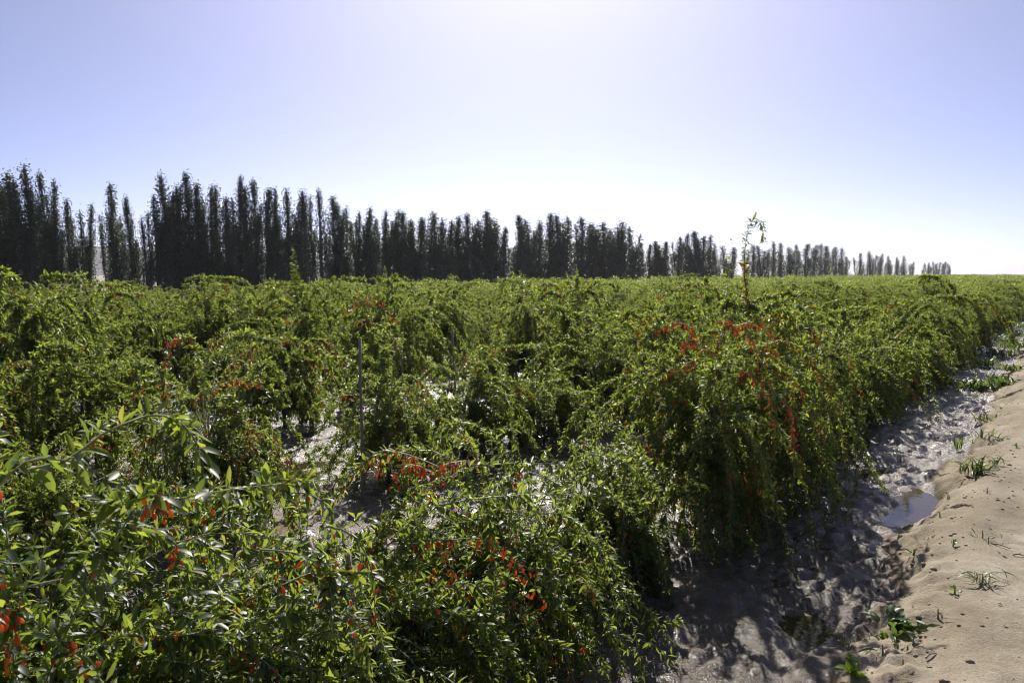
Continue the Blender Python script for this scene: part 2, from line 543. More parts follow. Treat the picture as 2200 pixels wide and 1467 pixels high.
leaf_meshes = [tri_mesh('leaf', tv, tt, [M_LEAF], shade=True) for tv, tt in LEAF_HI]
berry_mesh = tri_mesh('berry', BERRY[0], BERRY[1], [M_BERRY, M_STEM], BERRY[2], shade=True)

# ------------------------------------------------------------------ the berry bush: arching, weeping shoots
def simulate(rg, p0, d0, L, grav, step, nmax, wander=0.10, zmin=0.03):
    n = len(p0)
    P = np.zeros((n, nmax, 3)); D = np.zeros((n, nmax, 3)); ok = np.zeros((n, nmax), bool)
    p = p0.copy(); d = norm(d0)
    drift = rg.normal(0, 1, (n, 3)) * wander
    alive = np.ones(n, bool)
    for i in range(nmax):
        P[:, i] = p; D[:, i] = d
        alive &= (i * step <= L) & (p[:, 2] > zmin)
        ok[:, i] = alive
        d = norm(d + step * (np.array([0, 0, -1.0]) * grav[:, None] + drift * 3 + rg.normal(0, 1, (n, 3)) * wander * 4))
        p = p + d * step
    return P, D, ok

def shoots_of(rg, H, RAD, n_prim, tall, dens=1.0):
    trunk_h = H * rg.uniform(.38, .52)
    nt_ = int(rg.integers(1, 4))
    trunks = []; radii = []
    tops = []
    for k in range(nt_):
        t = np.linspace(0, 1, 8)
        a = rg.uniform(0, 2 * np.pi); lean = rg.uniform(.03, .14) * (0.4 if nt_ == 1 else 1)
        P = np.stack([lean * np.cos(a) * t + .02 * np.sin(5 * t + a), lean * np.sin(a) * t + .02 * np.cos(4 * t), -0.12 + (trunk_h + .12) * t], 1)
        P += np.array([.03 * np.cos(a), .03 * np.sin(a), 0])
        trunks.append(P); radii.append(np.linspace(.030, .016, 8) * (1.15 if nt_ == 1 else .8) * H / 1.4)
        tops.append(P)
    n = n_prim
    which = rg.integers(0, nt_, n); hpos = np.where(rg.random(n) < .25, rg.uniform(.35, .7, n), rg.uniform(.65, 1.0, n))
    p0 = np.array([tops[w][min(7, int(h * 7.99))] for w, h in zip(which, hpos)])
    az = rg.uniform(0, 2 * np.pi, n)
    el = np.radians(rg.uniform(5, 82, n)) * (0.35 + 0.65 * hpos)
    d0 = np.stack([np.cos(az) * np.cos(el), np.sin(az) * np.cos(el), np.sin(el)], 1)
    L = H * rg.uniform(.65, 1.65, n)
    grav = rg.uniform(1.2, 2.9, n) / (H / 1.4)
    nu = tall
    if nu:
        d0[:nu] = norm(np.stack([rg.normal(0, .14, nu), rg.normal(0, .14, nu), np.ones(nu)], 1))
        grav[:nu] = rg.uniform(.05, .8, nu); L[:nu] = H * rg.uniform(.45, .80, nu)
    step = 0.022
    P, D, ok = simulate(rg, p0, d0, L, grav, step, int(H * 1.68 / step))
    # side shoots
    ns = int(n * 2.2)
    si = rg.integers(0, n, ns)
    ln = ok.sum(1)
    sn = (ln[si] * rg.uniform(.22, .85, ns)).astype(int).clip(0, P.shape[1] - 1)
    p1 = P[si, sn]; dd = D[si, sn]
    d1 = norm(dd * .7 + rg.normal(0, .7, (ns, 3)) + np.array([0, 0, .25]))
    up_ = rg.random(ns) < .5
    d1 = np.where(up_[:, None], norm(dd * .35 + rg.normal(0, .45, (ns, 3)) + np.array([0, 0, .95])), d1)
    P2, D2, ok2 = simulate(rg, p1, d1, np.where(up_, rg.uniform(.08, .30, ns), rg.uniform(.15, .50, ns)) * H / 1.4, np.where(up_, rg.uniform(.3, 2.5, ns), rg.uniform(2.0, 5.0, ns)), step, int(.52 * H / 1.4 / step))
    ok2 &= ok[si, sn][:, None]
    # shape to the wanted height and spread
    allp = np.concatenate([P[nu:][ok[nu:]], P2[ok2]])
    zt = np.percentile(allp[:, 2], 98.5); rr = np.percentile(np.hypot(allp[:, 0], allp[:, 1]), 95)
    sz, sr = H / zt, RAD / rr
    S = np.array([sr, sr, 1.0])
    def warp(A, nu_=0):
        A = A * S
        hi = A[..., 2] > 0.3 * H
        z = A[..., 2]
        A[..., 2] = np.where(z > 0.25 * H, 0.25 * H + (z - 0.25 * H) * (H * .75) / (zt - .25 * H), z)
        keep = A[nu_:] if nu_ else A
        keep[..., 2] = np.where(keep[..., 2] > H, H + .25 * (keep[..., 2] - H), keep[..., 2])
        return A
    P = warp(P, nu); P2 = warp(P2)
    D = norm(np.gradient(P, axis=1)); D2 = norm(np.gradient(P2, axis=1))
    trunks = [warp(t.copy()) for t in trunks]
    return dict(trunks=trunks, radii=radii, sets=[(P, D, ok, .16, .0045), (P2, D2, ok2, .02, .0025)], nu=nu)

def leaves_on(rg, P, D, ok, start, llen, per=1.35, gap=1, clump=True):
    n, m_ = ok.shape
    lens = ok.sum(1)
    ii, jj = np.nonzero(ok)
    s = jj >= lens[ii] * start
    if gap > 1:
        s &= (jj % gap == 0)
    ii = ii[s]; jj = jj[s]
    q = P[ii, jj]; sx, sy = rg.uniform(0, 50, 2)
    cl = .5 * vnoise(q[:, 0] * 5 + q[:, 2] * 2.1 + sx, q[:, 1] * 5 - q[:, 2] * 1.7, 3) + .5 * vnoise(q[:, 1] * 5 + sy, q[:, 2] * 5 + q[:, 0] * 1.3, 8)
    k = rg.poisson(per * (np.clip((cl - .20) / .28, .30, 1.45) if clump else 1.0), len(ii))
    ii = np.repeat(ii, k); jj = np.repeat(jj, k)
    N = len(ii)
    if N == 0:
        return None
    t = D[ii, jj]
    ref = norm(rg.normal(0, 1, (N, 3)))
    perp = norm(np.cross(t, ref))
    al = np.radians(rg.uniform(28, 95, N))[:, None]
    tip = jj / np.maximum(lens[ii], 1)
    d = norm(t * np.cos(al) + perp * np.sin(al) + np.array([0, 0, -.10]) + rg.normal(0, .16, (N, 3)))
    upn = norm(np.array([0, 0, 1.0]) + rg.normal(0, .42, (N, 3)) + perp * .3)
    sd = norm(np.cross(upn, d)); nn = np.cross(d, sd)
    ln = llen * rg.uniform(.4, 1.25, N) * np.where(tip > .9, .65, 1.0)
    return dict(p=P[ii, jj] + perp * .003, d=d, s=sd, n=nn, len=ln, v=rg.integers(0, 4, N))

def berries_on(rg, P, D, ok, prob, lo=.35, hi=.85, per=.5, blen=.025):
    n, m_ = ok.shape
    lens = ok.sum(1)
    has = rg.random(n) < prob * 1.9
    ii, jj = np.nonzero(ok)
    f = jj / np.maximum(lens[ii], 1)
    s = has[ii] & (f > lo) & (f < hi)
    ii = ii[s]; jj = jj[s]
    k = rg.poisson(per * 1.6 * ((vnoise(jj * .16 + ii * 7.3, ii * 3.1, 5) > .34) if prob < 1.05 else .9), len(ii))
    ii = np.repeat(ii, k); jj = np.repeat(jj, k)
    N = len(ii)
    if N == 0:
        return None
    d = norm(np.array([0, 0, -1.0]) + rg.normal(0, .28, (N, 3)))
    return dict(p=P[ii, jj] + rg.normal(0, .014, (N, 3)) + np.array([0, 0, -.008]), d=d, len=blen * rg.uniform(.7, 1.15, N))

def cat(ds):
    ds = [d for d in ds if d is not None and len(d['p'])]
    return {k: np.concatenate([d[k] for d in ds]) for k in ds[0]} if ds else None

def resample(pts, step):
    pts = np.asarray(pts, float)
    Q = np.vstack([2 * pts[0] - pts[1], pts, 2 * pts[-1] - pts[-2]])
    out = []
    for i in range(1, len(Q) - 2):
        p0, p1, p2, p3 = Q[i - 1], Q[i], Q[i + 1], Q[i + 2]
        t = np.linspace(0, 1, 24, endpoint=False)[:, None]
        out.append(.5 * ((2 * p1) + (-p0 + p2) * t + (2 * p0 - 5 * p1 + 4 * p2 - p3) * t ** 2 + (-p0 + 3 * p1 - 3 * p2 + p3) * t ** 3))
    C = np.vstack(out + [pts[-1:]])
    s = np.concatenate([[0], np.cumsum(np.linalg.norm(np.diff(C, axis=0), axis=1))])
    q = np.arange(0, s[-1], step)
    return np.stack([np.interp(q, s, C[:, k]) for k in range(3)], 1)

def bush_data(rg, H, RAD, n_prim, llen, tall=0, berry=0.25, feats=(), root=None, per=1.3, bper=.45):
    S = shoots_of(rg, H, RAD, n_prim, tall)
    Ls = []; Bs = []; polys = []; rads = []
    for (P, D, ok, st, rad) in S['sets']:
        Ls.append(leaves_on(rg, P, D, ok, st, llen, per))
        Bs.append(berries_on(rg, P, D, ok, berry, per=bper))
        for i in range(len(P)):
            q = P[i][ok[i]][::6]
            if len(q) > 2:
                polys.append(q); rads.append(np.linspace(rad, rad * .35, len(q)))
    for f in feats:
        q = resample(np.array([at_depth(t[0], t[1], t[2] - f.get('nearer', 0)) for t in f['path']]) - root, .018)
        P = q[None]; D = norm(np.gradient(q, axis=0))[None]; ok = np.ones((1, len(q)), bool)
        Ls.append(leaves_on(rg, P, D, ok, f.get('ls', 0), f.get('ll', llen), f.get('lp', 1.6), 1, False))
        if f.get('b'):
            Bs.append(berries_on(rg, P, D, ok, 1.1, f.get('b0', 0), f.get('b1', 1), f['b'], f.get('bl', .026)))
        polys.append(q[::3]); rads.append(np.linspace(f.get('r', .004), .0018, len(q[::3])))
    return S, cat(Ls), cat(Bs), polys, rads

# ---- the few bushes near the camera: each one its own, leaves and berries one by one
def near_bush(seed, x, y, H, RAD, label, n_prim=87, llen=.046, tall=0, berry=0.21, feats=(), loose=300, bmax=140, per=4.8, bper=1.0, fine=3500):
    rg = np.random.default_rng(seed)
    z = gz(x, y)
    root = np.array([x, y, z])
    t = thing('berry_bush', label, 'bush', root, 'bushes near the camera')
    S, L, B, polys, rads = bush_data(rg, H, RAD, n_prim, llen, tall, berry, feats, root, per, bper)
    V, T = tubes(S['trunks'], S['radii'], 7)
    obj('trunk', tri_mesh('trunk', V, T, [M_BARK], shade=True), t)
    V, T = tubes(polys, rads, 3)
    o = obj('branches', tri_mesh('branches', V, T, [M_STEM]), t); o['kind'] = 'stuff'
    mid = L['p'] + L['d'] * L['len'][:, None] * .5 + root
    px, py, d = project(mid)
    vis = (px > -20) & (px < 2220) & (py > 300) & (py < 1490) & (d > .2)
    # outward-facing, near leaves show largest
    cen = np.array([x, y, z + H * .55])
    front = ((mid - cen) @ -fh) / RAD + 0.8 * (mid[:, 2] - cen[2]) / H
    score = np.where(vis, L['len'] / np.maximum(d, .3) * (1 + .5 * np.clip(front, -1, 1.2)), 0)
    order = np.argsort(-score)
    pick = order[:loose]; pick = pick[score[pick] > 0]
    rest = np.setdiff1d(np.arange(len(score)), pick)
    fine_leaf = order[loose:loose + fine]
    V, T = leaf_geo(L, LEAF_HI, fine_leaf)
    o = obj('foliage', tri_mesh('foliage', V, T, [M_LEAF], shade=True), t); o['kind'] = 'stuff'
    rest = np.setdiff1d(rest, fine_leaf)
    V, T = leaf_geo(L, LEAF_LO, rest)
    o = obj('foliage', tri_mesh('foliage', V, T, [M_LEAF]), t); o['kind'] = 'stuff'
    for i in pick:
        o = bpy.data.objects.new('leaf', leaf_meshes[int(L['v'][i])]); col.objects.link(o); o.parent = t
        l = L['len'][i]; a, b, c, p = L['d'][i] * l, L['s'][i] * l, L['n'][i] * l, L['p'][i]
        o.matrix_basis = Matrix(((a[0], b[0], c[0], p[0]), (a[1], b[1], c[1], p[1]), (a[2], b[2], c[2], p[2]), (0, 0, 0, 1)))
    if B is not None:
        pxb, pyb, db = project(B['p'] + root)
        vb = (pxb > -10) & (pxb < 2210) & (pyb < 1480)
        sc = np.where(vb, 1 / np.maximum(db, .3), 0) * (1 + rg.random(len(db)) * .3)
        ob_ = np.argsort(-sc); pk = ob_[:bmax]; pk = pk[sc[pk] > 0]
        rs = np.setdiff1d(np.arange(len(sc)), pk)
        for i in pk:
            o = bpy.data.objects.new('berry', berry_mesh); col.objects.link(o); o.parent = t
            o.matrix_basis = Matrix.Translation(Vector(B['p'][i])) @ Vector((0, 0, -1)).rotation_difference(Vector(B['d'][i])).to_matrix().to_4x4() @ Matrix.Scale(float(B['len'][i]), 4)
        if len(rs):
            V, T, mi = berry_geo({k: v[rs] for k, v in B.items()}, BERRY_LO)
            o = obj('berries', tri_mesh('berries', V, T, [M_BERRY, M_STEM], mi), t); o['kind'] = 'stuff'
    return t

def F(path, **k):
    k['path'] = path
    return k

taken = []      # (x, y) of bushes placed by hand
def nb(*a, **k):
    taken.append((a[1], a[2]))
    return near_bush(*a, **k)

nb(11, -2.60, 1.00, 1.56, 1.00, 'large-leaved berry bush nearest the camera with one long arching branch', n_prim=250, per=5.4, fine=9000, llen=.055, berry=0.13, bmax=80, feats=[
    F([(60, 1010, 2.0), (150, 985, 2.0), (215, 935, 2.0), (280, 905, 2.05), (335, 890, 2.1), (390, 908, 2.15), (422, 950, 2.2), (438, 1005, 2.2), (430, 1060, 2.2)], ll=.064, lp=2.3, r=.005),
    F([(-40, 1090, 1.9), (40, 1000, 1.9), (120, 985, 1.9), (200, 1010, 1.95), (260, 1060, 2.0)], ll=.058, lp=2.2, b=.08),
    F([(60, 1260, 2.0), (170, 1240, 2.0), (230, 1270, 2.0), (280, 1340, 2.0)], ll=.055, lp=1.1, b=.12)])
nb(12, -2.50, 2.25, 1.26, .98, 'low spreading berry bush right of the nearest one, leaning stake inside it', n_prim=215, per=5.2, fine=7000, llen=.050, berry=0.18, bmax=150, feats=[
    F([(300, 1080, 3.1), (360, 1070, 3.0), (440, 1075, 3.0), (520, 1070, 3.0), (590, 1085, 3.0)], lp=1.0, b=.14),
    F([(600, 1060, 3.0), (660, 1060, 2.95), (705, 1090, 2.9), (720, 1150, 2.9), (712, 1230, 2.9)], ll=.058, lp=1.2, b=.1),
    F([(520, 1320, 2.6), (480, 1310, 2.5), (440, 1350, 2.5), (420, 1430, 2.5)], ll=.062, lp=1.1),
    F([(420, 1180, 2.9), (375, 1130, 2.9), (370, 1190, 2.9)], b=.5),
    F([(560, 1180, 2.5), (640, 1190, 2.5), (720, 1240, 2.5), (760, 1330, 2.5)], lp=2.2, b=.2),
    F([(600, 1260, 2.5), (680, 1230, 2.5), (740, 1270, 2.5), (770, 1400, 2.5)], lp=2.4, b=.2),
    F([(640, 1330, 2.4), (700, 1310, 2.4), (770, 1340, 2.4), (800, 1450, 2.4)], lp=2.4),
    F([(700, 1130, 2.6), (760, 1150, 2.6), (800, 1230, 2.6), (805, 1330, 2.6)], lp=2.0, b=.2)])
nb(13, -2.62, 3.70, 1.24, .82, 'berry bush with red berries dangling at its front and twin bare stems', n_prim=140, per=3.6, fine=5000, llen=.048, berry=0.21, tall=5, bmax=160, feats=[
    F([(960, 1010, 4.0), (900, 985, 3.95), (850, 970, 3.9), (822, 985, 3.9), (815, 1010, 3.9)], lp=.7, nearer=.15, b=1.3),
    F([(960, 1040, 3.9), (900, 1000, 3.85), (865, 1005, 3.8), (845, 1030, 3.8)], lp=.5, nearer=.15, b=1.5),
    F([(1000, 990, 4.0), (950, 1000, 3.9), (925, 1040, 3.85), (930, 1065, 3.85)], lp=.6, nearer=.15, b=1.2),
    F([(880, 1160, 3.4), (960, 1160, 3.35), (1040, 1158, 3.3), (1100, 1200, 3.3), (1140, 1250, 3.3), (1170, 1290, 3.3)], lp=1.0, b=.55, ll=.05),
    F([(930, 1150, 3.5), (955, 1190, 3.5), (970, 1225, 3.5), (975, 1260, 3.5)], lp=.8, b=.8),
    F([(1100, 1120, 4.4), (1098, 1000, 4.4), (1102, 920, 4.45), (1108, 845, 4.5)], lp=1.5, ll=.05),
    F([(1080, 1000, 4.4), (1180, 1030, 4.3), (1290, 1110, 4.2), (1310, 1220, 4.2)], lp=1.6)])
nb(14, -2.45, 4.95, 1.02, .52, 'small upright berry bush left of the big berry-laden bush', n_prim=90, llen=.046, berry=0.10, tall=4, bmax=60, feats=[
    F([(1262, 1040, 5.3), (1258, 960, 5.3), (1268, 890, 5.3)], lp=1.4),
    F([(1320, 1030, 5.3), (1330, 960, 5.3), (1322, 890, 5.3)], lp=1.2)])
nb(15, -2.42, 6.45, 1.92, .92, 'big berry-laden bush with one tall hooked shoot rising above the horizon', n_prim=121, llen=.046, berry=0.18, tall=3, bmax=300, per=4.8, feats=[
    F([(1608, 700, 6.5), (1604, 640, 6.55), (1599, 580, 6.6), (1602, 525, 6.6), (1608, 490, 6.6), (1622, 472, 6.6), (1636, 482, 6.6), (1641, 520, 6.6)], lp=4.0, ll=.060, b=1.8, b0=.10, b1=.50, r=.006),
    F([(1500, 730, 6.2), (1480, 700, 6.2), (1445, 695, 6.2), (1405, 708, 6.2)], lp=.6, nearer=.38, b=1.7),
    F([(1590, 720, 6.2), (1560, 690, 6.2), (1535, 700, 6.2), (1550, 730, 6.2)], lp=.6, nearer=.38, b=1.3),
    F([(1580, 700, 6.2), (1620, 692, 6.2), (1650, 705, 6.2), (1675, 728, 6.2)], lp=.6, nearer=.38, b=1.7),
    F([(1600, 700, 6.2), (1622, 745, 6.1), (1632, 790, 6.1)], lp=.6, nearer=.38, b=1.2),
    F([(1575, 785, 6.0), (1615, 810, 5.9), (1645, 850, 5.9), (1660, 910, 5.9)], lp=.7, nearer=.3, b=.7),
    F([(1660, 840, 6.0), (1690, 868, 5.9), (1702, 910, 5.9), (1706, 990, 5.9), (1700, 1070, 5.9)], lp=.9, nearer=.25, b=1.1, b0=.1, b1=.6),
    F([(1490, 775, 6.1), (1430, 800, 6.0), (1385, 840, 5.9), (1360, 880, 5.9), (1352, 905, 5.9)], lp=1.0, b=.45),
    F([(1500, 745, 6.1), (1490, 730, 6.1), (1470, 735, 6.1), (1462, 760, 6.1)], lp=.5, nearer=.38, b=1.6),
    F([(1430, 1010, 6.0), (1380, 950, 5.7), (1330, 955, 5.6), (1300, 990, 5.6)], lp=1.0, b=.3),
    F([(1640, 680, 6.5), (1680, 650, 6.4), (1720, 640, 6.3), (1760, 660, 6.3)], lp=1.1, b=.2)])
nb(16, -2.45, 7.85, 1.85, .86, 'dense dark berry bush just beyond the big berry-laden bush', n_prim=110, llen=.045, berry=0.18, bmax=120, loose=220, per=4.8, feats=[
    F([(1740, 690, 7.6), (1790, 720, 7.4), (1830, 780, 7.4), (1850, 850, 7.4)], lp=1.1, b=.35)])
nb(17, -2.40, 9.20, 1.82, .86, 'second berry bush beyond the big berry-laden bush along the ditch', n_prim=104, llen=.045, berry=0.17, bmax=80, loose=160, per=4.8)
nb(18, -5.85, 1.70, 1.50, .85, 'berry bush cut by the frame at the left in the second row', n_prim=92, llen=.046, berry=0.12, bmax=60, loose=220)
nb(19, -5.95, 4.00, 1.68, .92, 'rounded berry bush behind the nearest one with a berry-lined arching branch', n_prim=104, llen=.045, berry=0.17, bmax=140, feats=[
    F([(440, 850, 6.2), (480, 825, 6.1), (520, 815, 6.0), (560, 830, 6.0), (590, 880, 6.0), (605, 920, 6.0)], lp=1.1, b=.8, b1=.6),
    F([(520, 990, 6.1), (560, 930, 5.9), (600, 960, 5.8), (630, 1010, 5.8)], lp=1.2, b=.3),
    F([(420, 800, 6.4), (470, 760, 6.3), (530, 790, 6.2), (580, 850, 6.2)], lp=1.2)])
nb(20, -5.90, 6.15, 1.38, .80, 'berry bush beside the tall thin stake with two high arching branches', n_prim=87, llen=.045, berry=0.12, bmax=100, loose=260, feats=[
    F([(720, 760, 8.0), (735, 680, 7.9), (780, 645, 7.8), (825, 650, 7.8), (850, 690, 7.8)], lp=1.0, b=.7, b0=.4),
    F([(700, 780, 7.8), (735, 705, 7.7), (790, 690, 7.6), (840, 720, 7.6), (875, 780, 7.6)], lp=1.2, b=.35, b0=.3)])
nb(21, -5.70, 7.45, 1.32, .74, 'berry bush right of the tall thin stake in the second row', n_prim=84, llen=.045, berry=0.12, bmax=60, loose=200)
nb(22, -5.50, 8.60, 1.15, .75, 'short bright berry bush wrapped round the stake with orange twine', n_prim=90, llen=.05, berry=0.04, bmax=20, loose=160, feats=[
    F([(1060, 860, 8.9), (1080, 800, 8.9), (1115, 772, 8.9), (1155, 785, 8.9), (1185, 840, 8.9)], lp=1.6),
    F([(1180, 900, 9.0), (1190, 840, 9.0), (1185, 760, 9.0)], lp=1.3)])

# ---- bushes farther off: shared shapes, every bush still its own object
VAR = []
for k in range(8):
    rg = np.random.default_rng(100 + k)
    tall = [1, 2, 1, 3, 0, 3, 2, 2, 5][k]
    S, L, B, polys, rads = bush_data(rg, 1.45, [.82, .76, .84, .74, .78, .84, .70, .82, .66][k], 86, .052, tall, [.14, .04, .26, .08, .02, .2, .07, .14, .08][k], per=4.6, bper=1.2)
    V, T = tubes(S['trunks'], S['radii'], 5); tr = tri_mesh('trunk', V, T, [M_BARK], shade=True)
    V, T = tubes(polys, rads, 3); br = tri_mesh('branches', V, T, [M_STEM])
    V, T = leaf_geo(L, LEAF_LO); fo = tri_mesh('foliage', V, T, [M_LEAF])
    be = None
    if B is not None:
        V, T, mi = berry_geo(B, BERRY_LO); be = tri_mesh('berries', V, T, [M_BERRY, M_STEM], mi)
    VAR.append((tr, br, fo, be))

ORD = ['first', 'second', 'third', 'fourth', 'fifth', 'sixth', 'seventh', 'eighth', 'ninth', 'tenth', 'eleventh', 'twelfth', 'thirteenth']
TOPS = [(-70, 375), (-40, 380), (-8, 388), (22, 370), (57, 356), (92, 375), (120, 388), (148, 431), (182, 440),
        (240, 398), (279, 424), (312, 468), (333, 420), (362, 374), (380, 400), (397, 375), (417, 397), (450, 402), (466, 402), (484, 425), (512, 382),
        (528, 405), (545, 391), (572, 407), (596, 407), (615, 408), (637, 412), (656, 440), (687, 406), (717, 425), (735, 440), (750, 447), (769, 455), (788, 445),
        (800, 470), (828, 454), (852, 452), (865, 458), (877, 478), (889, 474), (907, 470), (922, 456), (936, 463), (951, 488), (969, 474), (989, 466), (1004, 461),
        (1024, 472), (1049, 453), (1066, 478), (1085, 487), (1115, 465), (1135, 472), (1158, 475), (1182, 460), (1202, 462), (1216, 467), (1249, 467), (1266, 480),
        (1282, 482), (1298, 477), (1311, 495), (1336, 475), (1355, 488), (1374, 520), (1398, 525), (1413, 517), (1429, 520), (1458, 508), (1476, 502), (1492, 498),
        (1508, 507), (1529, 505), (1540, 522), (1556, 527), (1574, 530), (1618, 525), (1636, 527), (1660, 518), (1676, 523), (1698, 530), (1713, 525), (1733, 525),
        (1751, 525), (1762, 523), (1776, 530), (1796, 530), (1809, 533), (1819, 552), (1847, 545), (1871, 540), (1881, 548), (1894, 545), (1911, 550), (1927, 552),
        (1942, 550), (1962, 562), (1985, 565), (1996, 564), (2007, 562), (2018, 563), (2029, 563), (2037, 566)]
ORD += ['fourteenth', 'fifteenth', 'sixteenth', 'seventeenth', 'eighteenth', 'nineteenth', 'twentieth']
MARKS = {57: 'tallest poplar of the row, broad and dark, near its left end', 687: 'pointed poplar rising above its neighbours midway along the left half of the row',
         1049: 'pointed poplar taller than its neighbours in the middle of the row', 1336: 'last tall poplar before the row steps down short of the hooked shoot'}
# stretches of the row: (from, to, landmark, counting to the right of it?, its look)
STRETCH = [(-99, 56, 'the tallest poplar', 0, 'dark poplar'), (58, 205, 'the narrow sky gap', 0, 'dark poplar'), (205, 452, 'the narrow sky gap', 1, 'dark poplar'),
           (452, 686, 'the pointed poplar of the left half', 0, 'slim dark poplar'), (688, 875, 'the pointed poplar of the left half', 1, 'slender poplar'),
           (875, 1048, 'the tall pointed poplar mid row', 0, 'slender poplar'), (1050, 1200, 'the tall pointed poplar mid row', 1, 'slender poplar'),
           (1200, 1335, 'the last tall poplar', 0, 'slender poplar'), (1337, 1440, 'the last tall poplar', 1, 'low poplar'),
           (1440, 1590, 'the gap beyond the last tall poplar', 1, 'bushy distant poplar'), (1590, 1835, 'the hooked shoot', 1, 'distant poplar'),
           (1835, 1975, 'the last but one tree gap', 1, 'small far poplar'), (1975, 2100, 'the last tree gap', 1, 'tiny far poplar')]
def poplar_label(px):
    if px in MARKS:
        return MARKS[px], 'poplars of the tree row'
    for a, b_, mark, right, look in STRETCH:
        if a < px < b_:
            inside = [q for q, _ in TOPS if a < q < b_]
            k = inside.index(px) if right else len(inside) - 1 - inside.index(px)
            return f"{look}, {ORD[k]} to the {'right' if right else 'left'} of {mark}", 'poplars of the tree row'
    raise ValueError(px)
def zone(px):
    for lim, txt in ((215, 'below the poplars left of the gap'), (690, 'below the poplars past the gap'),
                     (1050, 'below the left middle poplars'), (1340, 'below the right middle poplars'), (1600, 'left of the hooked shoot')):
        if px < lim:
            return txt
    return 'right of the hooked shoot'
plants = []     # x, y, H, variant, row
prng = np.random.default_rng(3)
for k in range(NROWS):
    y = -4.0 + prng.uniform(0, 1.3)
    if k == 0:
        y = 10.55
    while y < 460:
        x = ROW0 - ROWSTEP * k + prng.normal(0, .14)
        H = prng.normal(1.42, .25)
        if k == 0:
            H = prng.normal(1.72, .13) if y < 13 else prng.normal(1.50, .13)
        far = y > 120
        plants.append([x, y, float(np.clip(H, .95, 2.0)), int(prng.choice(8, p=[.20, .06, .19, .05, .20, .07, .18, .05])) if k else int(prng.choice([0, 2, 4, 6])), k])
        y += prng.uniform(1.1, 1.75) * (1.5 if far else 1)
# a few bushes that stand out above the field, placed where the photograph has them
OUT = [(440, 560, 17, 3, 'tall narrow berry bush standing dark against the poplars'),
       (650, 575, 15, 1, 'tall open-branched berry bush raised above its neighbours before the poplars'),
       (560, 598, 20, 2, 'round dome-shaped berry bush against the foot of the poplars, right of the narrow one'),
       (815, 580, 19, 4, 'round arching berry bush in the middle of the field edge before the poplars'),
       (1140, 566, 17, 3, 'tall leafy berry bush before the middle of the poplar row'),
       (1240, 548, 18, 3, 'very tall slim berry bush before the middle of the poplar row'),
       (1440, 566, 15, 5, 'broad bright berry bush below the gap left of the hooked shoot'),
       (200, 556, 14, 3, 'tall thin berry bush below the narrow sky gap in the poplars'),
       (30, 572, 11, 4, 'tall berry bush with red berries at the far left before the poplars'),
       (2055, 562, 30, 2, 'round berry bush humped on the skyline beside the last poplars')]
outp = []
for (px, py, d, v, lab) in OUT:
    P = at_depth(px, py, d)
    # move to the nearest row
    k = int(np.clip(round((ROW0 - P[0]) / ROWSTEP), 0, NROWS - 1))
    q = ray(px, py); s = (ROW0 - ROWSTEP * k) / q[0]
    P = CAM + q * s
    outp.append([P[0], P[1], P[2] + .2, v, k, lab])
for (x, y, H, v, lab) in ((-8.95, 3.3, 1.62, 2, 'full berry bush at the left edge behind the bare wet patch'),
                          (-9.05, 4.55, 1.60, 0, 'full berry bush just left of the bare wet patch behind the nearest bush'),
                          (-9.00, 7.40, 1.50, 6, 'dark-based berry bush behind the bright mud left of the tall grey stake'),
                          (-5.75, 2.75, 1.02, 0, 'low berry bush in front of the bare wet patch at the left')):
    outp.append([x, y, H, v, 2 if x < -8 else 1, lab])
def dist_in_view(x, y, H):
    px, py, d = project(np.array([[x, y, H * .6]]))
    return px[0], py[0], d[0]
cand = []
for p_ in plants:
    px, py, d = dist_in_view(*p_[:3])
    if d < -1.5 or (d < .5 and abs(p_[0]) > 6):
        continue
    if abs(px - 1100) > 1250 + 900 / max(d, .7):
        continue
    if any(math.hypot(p_[0] - a, p_[1] - b) < .95 for a, b in taken):
        continue
    if any(math.hypot(p_[0] - q[0], p_[1] - q[1]) < .7 for q in outp):
        continue
    # two bare stretches in the rows where the photograph shows the flooded ground
    if p_[4] == 1 and (2.6 < p_[1] < 3.1):
        continue
    if p_[4] == 2 and 5.0 < p_[1] < 5.6:
        continue
    if p_[4] == 1 and -1.0 < p_[1] < 1.0:
        continue
    if 1 <= p_[4] <= 5 and p_[1] < 25 and prng.random() < .06:
        continue
    cand.append((d, p_))
cand.sort(key=lambda c: c[0])

